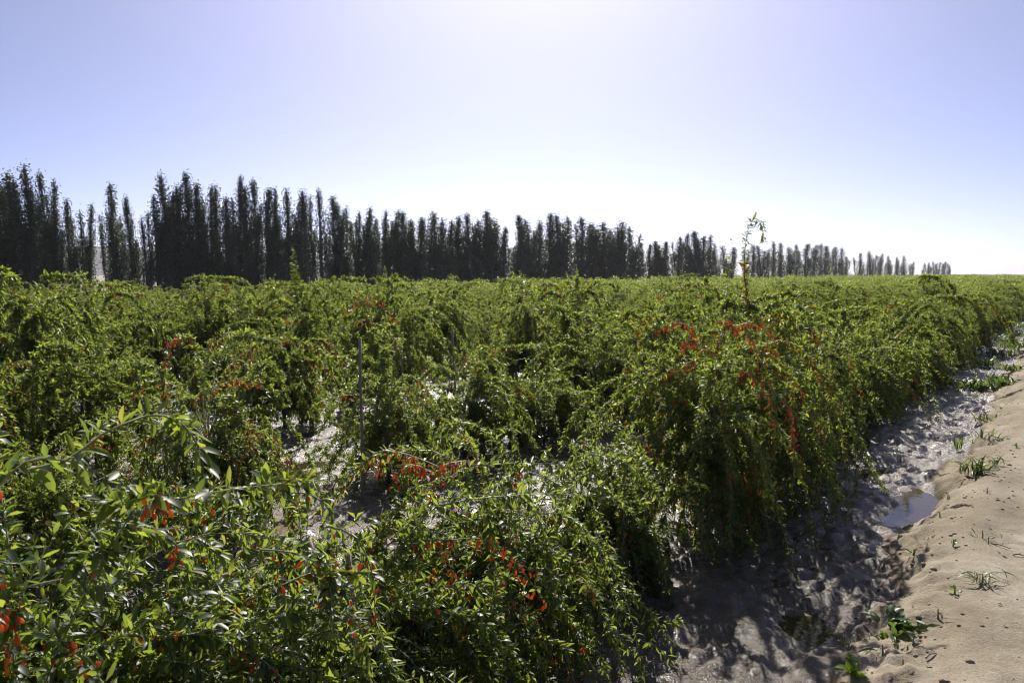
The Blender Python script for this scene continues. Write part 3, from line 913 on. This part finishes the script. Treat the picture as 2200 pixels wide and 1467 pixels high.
def mid_bush(x, y, H, v, label, group, rz=None):
    t = thing('berry_bush', label, 'bush', (x, y, gz(x, y)), group)
    s = H / 1.45
    t.scale = (s * prng.uniform(.9, 1.1), s * prng.uniform(.9, 1.1), s)
    t.rotation_euler = (0, 0, prng.uniform(0, 6.283) if rz is None else rz)
    tr, br, fo, be = VAR[v]
    if math.hypot(x, y) < 30:
        obj('trunk', tr, t)
        o = obj('branches', br, t); o['kind'] = 'stuff'
    o = obj('foliage', fo, t); o['kind'] = 'stuff'
    if be is not None:
        o = obj('berries', be, t); o['kind'] = 'stuff'
    return t
count = 0
for (x, y, H, v, k, lab) in outp:
    mid_bush(x, y, min(max(H, .9), 2.1) * (.95 if v in (1, 3, 5) else 1.0), v, lab, 'bushes standing out above the field'); count += 1
rown = {}
limit = 300 - count - len(taken)
far_plants = []
for d, (x, y, H, v, k) in cand:
    if limit <= 0:
        far_plants.append((x, y, H, v, k)); continue
    limit -= 1
    i = rown.get(k, 0); rown[k] = i + 1
    if k == 0:
        if i < 18:
            lab = f'dark berry bush along the ditch, {ORD[i + 2]} beyond the big berry-laden bush'
        else:
            lab = 'dark green berry bush in the receding edge row beside the ditch, far along the path'
        grp = 'bushes of the row along the ditch'
    else:
        lab = f'berry bush, {ORD[k]} row from the ditch, ' + ('near' if d < 14 else 'midway' if d < 26 else 'far off') + ', ' + zone(project(np.array([[x, y, 1.0]]))[0][0])
        grp = f'bushes of the {ORD[k]} row from the ditch'
    mid_bush(x, y, H, v, lab, grp)

# everything beyond: one mass of bushes
Vs = []; Ts = []; b = 0
frng = np.random.default_rng(9)
for (x, y, H, v, k) in far_plants:
    r_ = math.hypot(x, y)
    n = int(np.clip(15000 / r_, 45, 330))
    size = .055 * math.sqrt(1900 / n) * .8
    u = frng.random(n) ** .6
    th = frng.uniform(0, 2 * np.pi, n)
    zz = H * (1 - .95 * frng.random(n) ** 1.5)
    rad = .95 * np.sqrt(np.clip(1 - ((zz / H - .35) / .72) ** 2, .05, 1)) * u
    p_ = np.stack([x + rad * np.cos(th), y + rad * np.sin(th), zz - .2 + frng.exponential(.05, n)], 1)
    d = norm(frng.normal(0, 1, (n, 3)) + np.array([0, 0, -.3])); un = norm(frng.normal(0, .6, (n, 3)) + np.array([0, 0, 1]))
    s = norm(np.cross(un, d)); nn = np.cross(d, s)
    V, T = leaf_geo(dict(p=p_, d=d, s=s, n=nn, len=size * frng.uniform(.7, 1.4, n), v=frng.integers(0, 4, n)),
                    [leaf_low(.30, .15, .4), leaf_low(.26, .4, .5), leaf_low(.3, .25, .2), leaf_low(.26, 0, .5)])
    Vs.append(V); Ts.append(T + b); b += len(V)
fo = obj('distant_bushes', tri_mesh('distant_bushes', np.concatenate(Vs), np.concatenate(Ts), [M_LEAF]))
fo['kind'] = 'stuff'; fo['label'] = 'far rows of berry bushes merging into one green mass'

# ------------------------------------------------------------------ poplars
def poplar_data(rg, leaders, width, n_br, low):
    H = 8.0
    polys = []; rads = []; tips = []
    t = np.linspace(0, 1, 14)
    trunk = np.stack([.12 * np.sin(t * 3 + rg.uniform(0, 6)) * t, .12 * np.sin(t * 2.5 + rg.uniform(0, 6)) * t, -.3 + (H * .97 + .3) * t], 1)
    trunks = [(trunk, np.linspace(.11, .012, 14))]
    for k in range(max(1, leaders - 2)):
        z0 = rg.uniform(.02, .22) * H; a = rg.uniform(0, 6.28); h1 = H * rg.uniform(.52, .93)
        s = np.linspace(0, 1, 12)
        off = width * rg.uniform(.45, 1.25) * (1 - np.exp(-3.0 * s)) * (1 + .12 * np.sin(s * 5 + a))
        trunks.append((np.stack([off * np.cos(a), off * np.sin(a), z0 + (h1 - z0) * s], 1), np.linspace(.05, .008, 12)))
    PP = []; br_polys = []; br_r = []
    for (tp, _r) in trunks:
        nb_ = int(n_br * 1.15) if tp is trunk else int(n_br * .55 * (tp[-1, 2] - tp[0, 2]) / H)
        wd = width * (1.0 if tp is trunk else .42)
        zlo, zhi = max(tp[0, 2], low * H), tp[-1, 2]
        z0 = zlo + (zhi - zlo) * rg.random(nb_) ** .9
        for z in z0:
            px_ = np.interp(z, tp[:, 2], tp[:, 0]); py_ = np.interp(z, tp[:, 2], tp[:, 1])
            a = rg.uniform(0, 6.28); L = min(.50 * (zhi + .4 - z) + .25, rg.uniform(.7, 2.7))
            s = np.linspace(0, 1, 8)
            off = wd * rg.uniform(.2, 1.15) * (1 - np.exp(-2.8 * s)) * (np.clip((zhi + .15 - z) / (.68 * zhi), .04, 1) ** .95) * min(1, .6 + z / 3.0)
            q = np.stack([px_ + off * np.cos(a), py_ + off * np.sin(a), z + L * s], 1)
            br_polys.append(q); br_r.append(np.linspace(.016, .004, 8))
            m_ = int(15 * L + 5)
            f = rg.uniform(.05, 1.05, m_) * 7
            i0 = np.clip(f.astype(int), 0, 6); fr = (f - i0)[:, None]
            PP.append(q[i0] * (1 - fr) + q[i0 + 1] * fr + rg.normal(0, .085, (m_, 3)) * [1, 1, 1.4])
        m_ = 60
        f = rg.uniform(.55, 1, m_)
        zz = tp[0, 2] + (tp[-1, 2] + .12 - tp[0, 2]) * f
        PP.append(np.stack([np.interp(zz, tp[:, 2], tp[:, 0]), np.interp(zz, tp[:, 2], tp[:, 1]), zz], 1) + rg.normal(0, .05, (m_, 3)))
    P = np.concatenate(PP); n = len(P)
    d = norm(rg.normal(0, 1, (n, 3)) + np.array([0, 0, -.5])); un = norm(rg.normal(0, 1, (n, 3)))
    s = norm(np.cross(un, d)); nn = np.cross(d, s)
    L = dict(p=P, d=d, s=s, n=nn, len=rg.uniform(.065, .12, n), v=rg.integers(0, 2, n))
    V, T = leaf_geo(L, [leaf_low(.36, .1, .3), leaf_low(.32, .3, .4)])
    crown = tri_mesh('crown', V, T, [M_POPLAR])
    V, T = tubes([a for a, _ in trunks], [b_ for _, b_ in trunks], 6)
    tm = tri_mesh('trunk', V, T, [M_PBARK], shade=True)
    V, T = tubes(br_polys, br_r, 3)
    bm = tri_mesh('branches', V, T, [M_PBARK])
    return crown, tm, bm
POP = []
for k, (ld, w, nb_, lo) in enumerate([(3, .66, 110, .04), (4, .72, 95, .03), (3, .58, 100, .04), (5, .70, 90, .03), (4, .52, 85, .05), (3, .46, 75, .06), (4, .62, 80, .03), (3, .64, 115, .05), (5, .56, 70, .03)]):
    POP.append(poplar_data(np.random.default_rng(300 + k), ld, w, nb_, lo))

TREE_X = -48.0
trng = np.random.default_rng(5)
def poplar(px, py, xline, v, label, group, wide=1.0):
    q = ray(px, py)
    s = xline / q[0]
    P = CAM + q * s
    h = P[2] + .15
    t = thing('poplar_tree', label, 'tree', (P[0], P[1], -.15), group)
    sc = h / 8.05
    t.scale = (sc * wide, sc * wide, sc)
    t.rotation_euler = (trng.normal(0, .02), trng.normal(0, .02), trng.uniform(0, 6.283))
    crown, tm, bm = POP[v]
    o = obj('crown', crown, t); o['kind'] = 'stuff'
    obj('trunk', tm, t)
    if abs(P[1]) < 130:
        o = obj('branches', bm, t); o['kind'] = 'stuff'
for i, (px, py) in enumerate(TOPS):
    lab, grp = poplar_label(px)
    poplar(px, py, TREE_X + trng.normal(0, .5), int(trng.integers(0, 9)), lab, grp, wide=float(trng.uniform(1.1, 1.7) * (1 + .85 * smooth(500, 1300, px))))
# a second, slightly lower line behind thickens the row
px = -60.0
while px < 2040:
    near_top = [b_ for a, b_ in TOPS if abs(a - px) < 26]
    gap = 198 < px < 222 or 1434 < px < 1450 or 1578 < px < 1606 or 1824 < px < 1840 or 1966 < px < 1982
    if near_top and not gap:
        py = max(near_top); py = py + (590 - py) * trng.uniform(.15, .48)
        poplar(px, py, TREE_X - 3.2 + trng.normal(0, .4), int(trng.integers(0, 8)), 'shorter poplar of the back line ' + zone(px).replace('below', 'behind'), 'poplars of the back line', wide=1.3 + 1.2 * float(smooth(500, 1300, px)))
    px += trng.uniform(17, 30) if px < 700 else trng.uniform(10, 17)

# dark weeds and suckers at the foot of the trees
un_ = 45000
uy = 4 + 330 * trng.random(un_) ** 1.5
ux = TREE_X + trng.normal(-.5, 1.3, un_)
uz = np.abs(trng.normal(0, .9, un_)) * (0.5 + fbm(uy * .35, ux * .1, 88, 2))
d = norm(trng.normal(0, 1, (un_, 3))); u2 = norm(trng.normal(0, 1, (un_, 3))); s = norm(np.cross(u2, d)); nn = np.cross(d, s)
V, T = leaf_geo(dict(p=np.stack([ux, uy, uz - .15], 1), d=d, s=s, n=nn, len=trng.uniform(.12, .28, un_), v=trng.integers(0, 2, un_)), [leaf_low(.3, .1, .3), leaf_low(.25, .3, .4)])
uo = obj('undergrowth', tri_mesh('undergrowth', V, T, [M_POPLAR])); uo['kind'] = 'stuff'; uo['label'] = 'dark undergrowth at the foot of the poplars'

# ------------------------------------------------------------------ stakes
def stake(top, foot, r, label, twine=None):
    top = np.array(top); foot = np.array(foot)
    t = thing('wooden_stake', label, 'stake', foot, 'stakes among the bushes')
    s = np.linspace(0, 1, 9)[:, None]
    P = (top - foot) * s + np.stack([.012 * np.sin(s[:, 0] * 5), .010 * np.sin(s[:, 0] * 4 + 1), 0 * s[:, 0]], 1)
    V, T = tubes([P], [np.linspace(r * 1.05, r * .9, 9) * (1 + .06 * np.sin(np.arange(9) * 2.1))], 9)
    # sawn, slightly slanted top
    V[-9:, 2] += np.linspace(-.4, .4, 9) * r
    obj('shaft', tri_mesh('shaft', V, T, [M_STAKE], shade=True), t)
    if twine is not None:
        a = np.linspace(0, 4 * np.pi, 40)
        c = (top - foot) * twine
        q = np.stack([c[0] + r * 1.25 * np.cos(a), c[1] + r * 1.25 * np.sin(a), c[2] + .012 * a / 3], 1)
        tail = np.array([q[-1], q[-1] - rt * .07 + [0, 0, -.005], q[-1] - rt * .12 + [0, 0, -.06], q[-1] - rt * .13 + [0, 0, -.16]])
        knot = np.array([q[-1] + rt * .01, q[-1] - rt * .04 + [0, 0, .02], q[-1] - rt * .09 + [0, 0, .0]])
        V, T = tubes([q, resample(tail, .01), resample(knot, .01)], [np.full(40, .007), np.full(len(resample(tail, .01)), .008), np.full(len(resample(knot, .01)), .010)], 6)
        obj('twine', tri_mesh('twine', V, T, [M_TWINE], shade=True), t)
f_ = at_depth(774, 1050, 7.7); f_[2] = gz(f_[0], f_[1]) - .1
stake(at_depth(777, 727, 7.7), f_, .015, 'tall thin grey stake standing upright between the second row bushes')
stake(at_depth(668, 1160, 2.95), at_depth(735, 1400, 2.9), .018, 'short thick stake leaning left among the near leaves')
stake(at_depth(757, 1190, 3.05), at_depth(762, 1420, 3.0), .012, 'slim upright stake right of the short leaning stake')
f_ = at_depth(1128, 960, 10.1); f_[2] = gz(f_[0], f_[1]) - .1
stake(at_depth(1111, 800, 10.0), f_, .024, 'grey stake tied with orange twine in front of the bright gap', twine=.72)
f_ = at_depth(866, 900, 11); f_[2] = gz(f_[0], f_[1]) - .1
stake(at_depth(865, 735, 11), f_, .015, 'thin stake half hidden by leaves right of the tall grey stake')
f_ = at_depth(978, 880, 12); f_[2] = gz(f_[0], f_[1]) - .1
stake(at_depth(974, 706, 12), f_, .015, 'thin stake half hidden in the dark foliage mid field')

# ------------------------------------------------------------------ weeds along the bank
def strip_leaf(width, jag, segs=6):
    V = []; T = []
    for i in range(segs + 1):
        t = i / segs
        w = width * (math.sin(math.pi * min(1, t * .9 + .1)) ** .8) * (1 if i < segs else .02)
        if jag and 0 < i < segs:
            w *= 1.25 if i % 2 else .45
        z = .22 * math.sin(t * 2.6) - .25 * t * t
        V += [(t, w, z + .02), (t, 0, z), (t, -w, z + .02)]
    for i in range(segs):
        a = 3 * i
        T += [(a + 1, a + 4, a + 3), (a + 1, a + 3, a), (a + 2, a + 5, a + 4), (a + 2, a + 4, a + 1)]
    return np.array(V), np.array(T)
W_MESH = {}
for nm, (w, j, mt) in dict(narrow=(.055, 0, M_WEED), leafy=(.10, 0, M_WEED), jag=(.13, 1, M_WEED), broad=(.20, 0, M_WEED_B), dry=(.04, 0, M_DRY)).items():
    tv, tt = strip_leaf(w, j); W_MESH[nm] = tri_mesh('leaf', tv, tt, [mt], shade=True)
wrng = np.random.default_rng(17)
def weed(px, py, size, n, kind, label, el=(10, 70), dry=0.0, group='weeds along the bank', spread=.03):
    P = px_ground(px, py)
    t = thing('weed', label, 'weed', P, group)
    V, T = tubes([np.array([[0, 0, -.03], [.003, 0, .02], [0, .004, .05 + size * .1]])], [np.array([.006, .006, .003])], 5)
    obj('stem', tri_mesh('stem', V, T, [M_STEM]), t)
    for i in range(n):
        k = 'dry' if wrng.random() < dry else kind
        o = bpy.data.objects.new('leaf', W_MESH[k]); col.objects.link(o); o.parent = t
        o.location = (wrng.normal(0, spread), wrng.normal(0, spread), wrng.uniform(0, .03))
        a = wrng.uniform(0, 6.283); e = R(wrng.uniform(*el))
        o.rotation_euler = (wrng.normal(0, .3), -e, a)
        s = size * wrng.uniform(.55, 1.1)
        o.scale = (s, s, s)
    return t
weed(1925, 1352, .17, 34, 'jag', 'jagged dark green weed beside the small mud puddle on the bank', (5, 55), spread=.06)
weed(1830, 1452, .12, 12, 'broad', 'bright yellow-green broad-leaved seedling at the bottom of the bank', (20, 70), spread=.02)
weed(2090, 1022, .24, 40, 'narrow', 'spiky grassy weed on the path edge above the violet puddle', (10, 75), .15, spread=.07)
weed(2135, 1000, .14, 18, 'narrow', 'small spiky weed on the path right of the grassy weed', (10, 60), spread=.04)
weed(2110, 1252, .13, 26, 'narrow', 'flattened weed with a pale dry stalk lying on the path', (2, 25), .25, spread=.06)
weed(2110, 1155, .09, 14, 'narrow', 'low trampled weed sprig on the path edge below the violet puddle', (2, 20), .2, spread=.06)
weed(1962, 1205, .10, 7, 'narrow', 'tiny yellow-green sprout on the sandy bank', (10, 50), spread=.02)
weed(2050, 1275, .05, 7, 'broad', 'tiny light green seedling on the dry bank', (5, 40), spread=.02)
weed(1895, 1408, .13, 9, 'narrow', 'sparse pale weed just below the jagged dark weed', (2, 30), .3, spread=.08)
weed(2055, 972, .22, 9, 'narrow', 'thin upright weed standing alone in the ditch', (60, 88), spread=.02)
weed(2125, 945, .20, 26, 'narrow', 'tangled dry weed on the path edge', (5, 60), .45, spread=.09)
weed(2118, 908, .22, 28, 'narrow', 'leafy weed with a curled dry stem on the path edge', (10, 70), .25, spread=.09)
weed(2090, 838, 0.27, 106, 'leafy', 'large leafy weed clump in the ditch under the edge row', (10, 75), .05, spread=.14)
weed(2150, 828, 0.24, 83, 'leafy', 'leafy weed clump on the path edge beyond the large clump', (10, 75), .05, spread=.12)
weed(2045, 830, 0.20, 50, 'leafy', 'weed clump beside the bush shade left of the large clump', (10, 70), .05, spread=.10)
weed(2110, 790, 0.29, 93, 'leafy', 'upright weed clump in the ditch behind the large clump', (20, 80), .05, spread=.16)
weed(2175, 800, 0.22, 70, 'leafy', 'weed patch where the path meets the ditch at the frame edge', (5, 60), .05, spread=.16)
weed(2180, 750, 0.31, 93, 'leafy', 'tall weeds by the far bend of the ditch', (20, 80), .05, spread=.22)
weed(2150, 765, 0.27, 79, 'leafy', 'dark weeds in the ditch short of the far tall weeds', (20, 80), .05, spread=.2)
weed(2120, 1060, .06, 8, 'dry', 'small dry tuft on the path below the spiky weed', (2, 40), spread=.03)
for (px, py) in [(2190, 722), (2196, 705), (2170, 735), (2205, 690)]:
    weed(px, py, .30, 70, 'leafy', 'far weed clump in the ditch beside the shaded edge row', (15, 80), .05, group='far weeds in the ditch', spread=.3)
# weeds at the foot of the near bushes
weed(1365, 1445, .10, 10, 'narrow', 'small weed in the shaded mud at the bottom below the big bush', (10, 60), spread=.04)
weed(1010, 1330, .16, 22, 'broad', 'bright leafy weed under the bush with dangling berries', (25, 85), spread=.08)

# twigs, crumbs of earth and small stones on the path
def twig(px, py, L, a, label):
    P = px_ground(px, py)
    q = resample(np.array([[-L / 2, 0, .008], [-.1 * L, .03 * L, .016], [L / 2, -.02 * L, .008]]), L / 8)
    V, T = tubes([q, np.array([q[4], q[4] + [.1 * L, .14 * L, .015]])], [np.linspace(.006, .003, len(q)), np.array([.004, .002])], 5)
    o = obj('twig', tri_mesh('twig', V, T, [M_STAKE], shade=True), None, P)
    o.rotation_euler = (0, 0, a); tag(o, label, 'twig', 'twigs on the path')
twig(2000, 1410, .10, 1.2, 'short forked twig on the dry bank near the bottom')
twig(2150, 1175, .14, -.3, 'thin straight twig lying on the path')
twig(2190, 1195, .08, .2, 'little twig on the path at the frame edge')
crng = np.random.default_rng(23)
ico = []
def clod_shape(rg):
    th = [0, 1.05, 2.1, 3.14, 4.2, 5.24]
    V = [(0, 0, .7)] + [(math.cos(a) * rg.uniform(.7, 1.2), math.sin(a) * rg.uniform(.7, 1.2), rg.uniform(.0, .35)) for a in th] + [(0, 0, -.5)]
    T = [(0, 1 + k, 1 + (k + 1) % 6) for k in range(6)] + [(7, 1 + (k + 1) % 6, 1 + k) for k in range(6)]
    return np.array(V), np.array(T)
Vs = []; Ts = []; b = 0
for i in range(1500):
    y = 1.5 + 22 * crng.random() ** 1.6; x = -.72 + crng.normal(0, .17) if crng.random() < .45 else -.6 + abs(crng.normal(0, .7)) if crng.random() < .7 else crng.uniform(-1.3, 3)
    tv, tt = clod_shape(crng); s = min(.03, crng.exponential(.006) + .002) if abs(x + .6) < .35 else min(.014, crng.exponential(.004) + .002)
    a = crng.uniform(0, 6.28); c_, s_ = math.cos(a), math.sin(a)
    q = np.stack([tv[:, 0] * c_ - tv[:, 1] * s_, tv[:, 0] * s_ + tv[:, 1] * c_, tv[:, 2]], 1) * s
    Vs.append(q + [x, y, gz(x, y)]); Ts.append(tt + b); b += 8
clods = tri_mesh('gravel', np.concatenate(Vs), np.concatenate(Ts), [M_SOIL])
go = obj('gravel', clods); go['kind'] = 'stuff'; go['label'] = 'loose crumbs of dry earth and small stones on the path'

# straw and dead leaf bits blown over the path
n = 420
y = 1.6 + 16 * crng.random(n) ** 1.5; x = -.5 + crng.normal(0, .45, n) + np.where(crng.random(n) < .35, crng.uniform(0, 2.5, n), 0)
d = norm(np.stack([crng.normal(0, 1, n), crng.normal(0, 1, n), crng.normal(0, .08, n)], 1)); un = norm(crng.normal(0, .15, (n, 3)) + [0, 0, 1])
sd = norm(np.cross(un, d)); nn = np.cross(d, sd)
V, T = leaf_geo(dict(p=np.stack([x, y, ground_z(x, y)[0] + .004], 1), d=d, s=sd, n=nn, len=crng.uniform(.015, .065, n), v=crng.integers(0, 2, n)), [leaf_low(.05, -.03, .3), leaf_low(.22, .1, .5)])
so = obj('straw_litter', tri_mesh('straw_litter', V, T, [M_DRY])); so['kind'] = 'stuff'; so['label'] = 'bits of straw and dead leaves strewn on the path edge'
for i in range(16):
    yy = float(2.2 + 9 * crng.random()); xx = float(-.68 + crng.normal(0, .2))
    a, b_, _d = project(np.array([[xx, yy, 0]]))
    weed(float(a[0]), float(b_[0]), float(crng.uniform(.035, .07)), int(crng.integers(5, 10)), ['narrow', 'broad', 'dry'][i % 3], 'tiny seedling or dry tuft scattered on the crumbly bank', (10, 70), .2, 'tiny seedlings on the bank', .015)

# ------------------------------------------------------------------ thin dusty air
m, nt, out = new_mat('thin_haze')
pv = nt.nodes.new('ShaderNodeVolumePrincipled')
pv.inputs['Color'].default_value = (.93, .95, 1, 1)
pv.inputs['Density'].default_value = 0.0002
pv.inputs['Anisotropy'].default_value = 0.35
nt.links.new(pv.outputs[0], out.inputs['Volume'])
bx = np.array([[x, y, z] for z in (-1.6, 95) for (x, y) in ((-2700, -700), (2700, -700), (2700, 2700), (-2700, 2700))], float)
bf = np.array([[0, 3, 2, 1], [4, 5, 6, 7], [0, 1, 5, 4], [1, 2, 6, 5], [2, 3, 7, 6], [3, 0, 4, 7]])
hz = obj('haze', tri_mesh('haze', bx, bf, [m])); hz['kind'] = 'stuff'
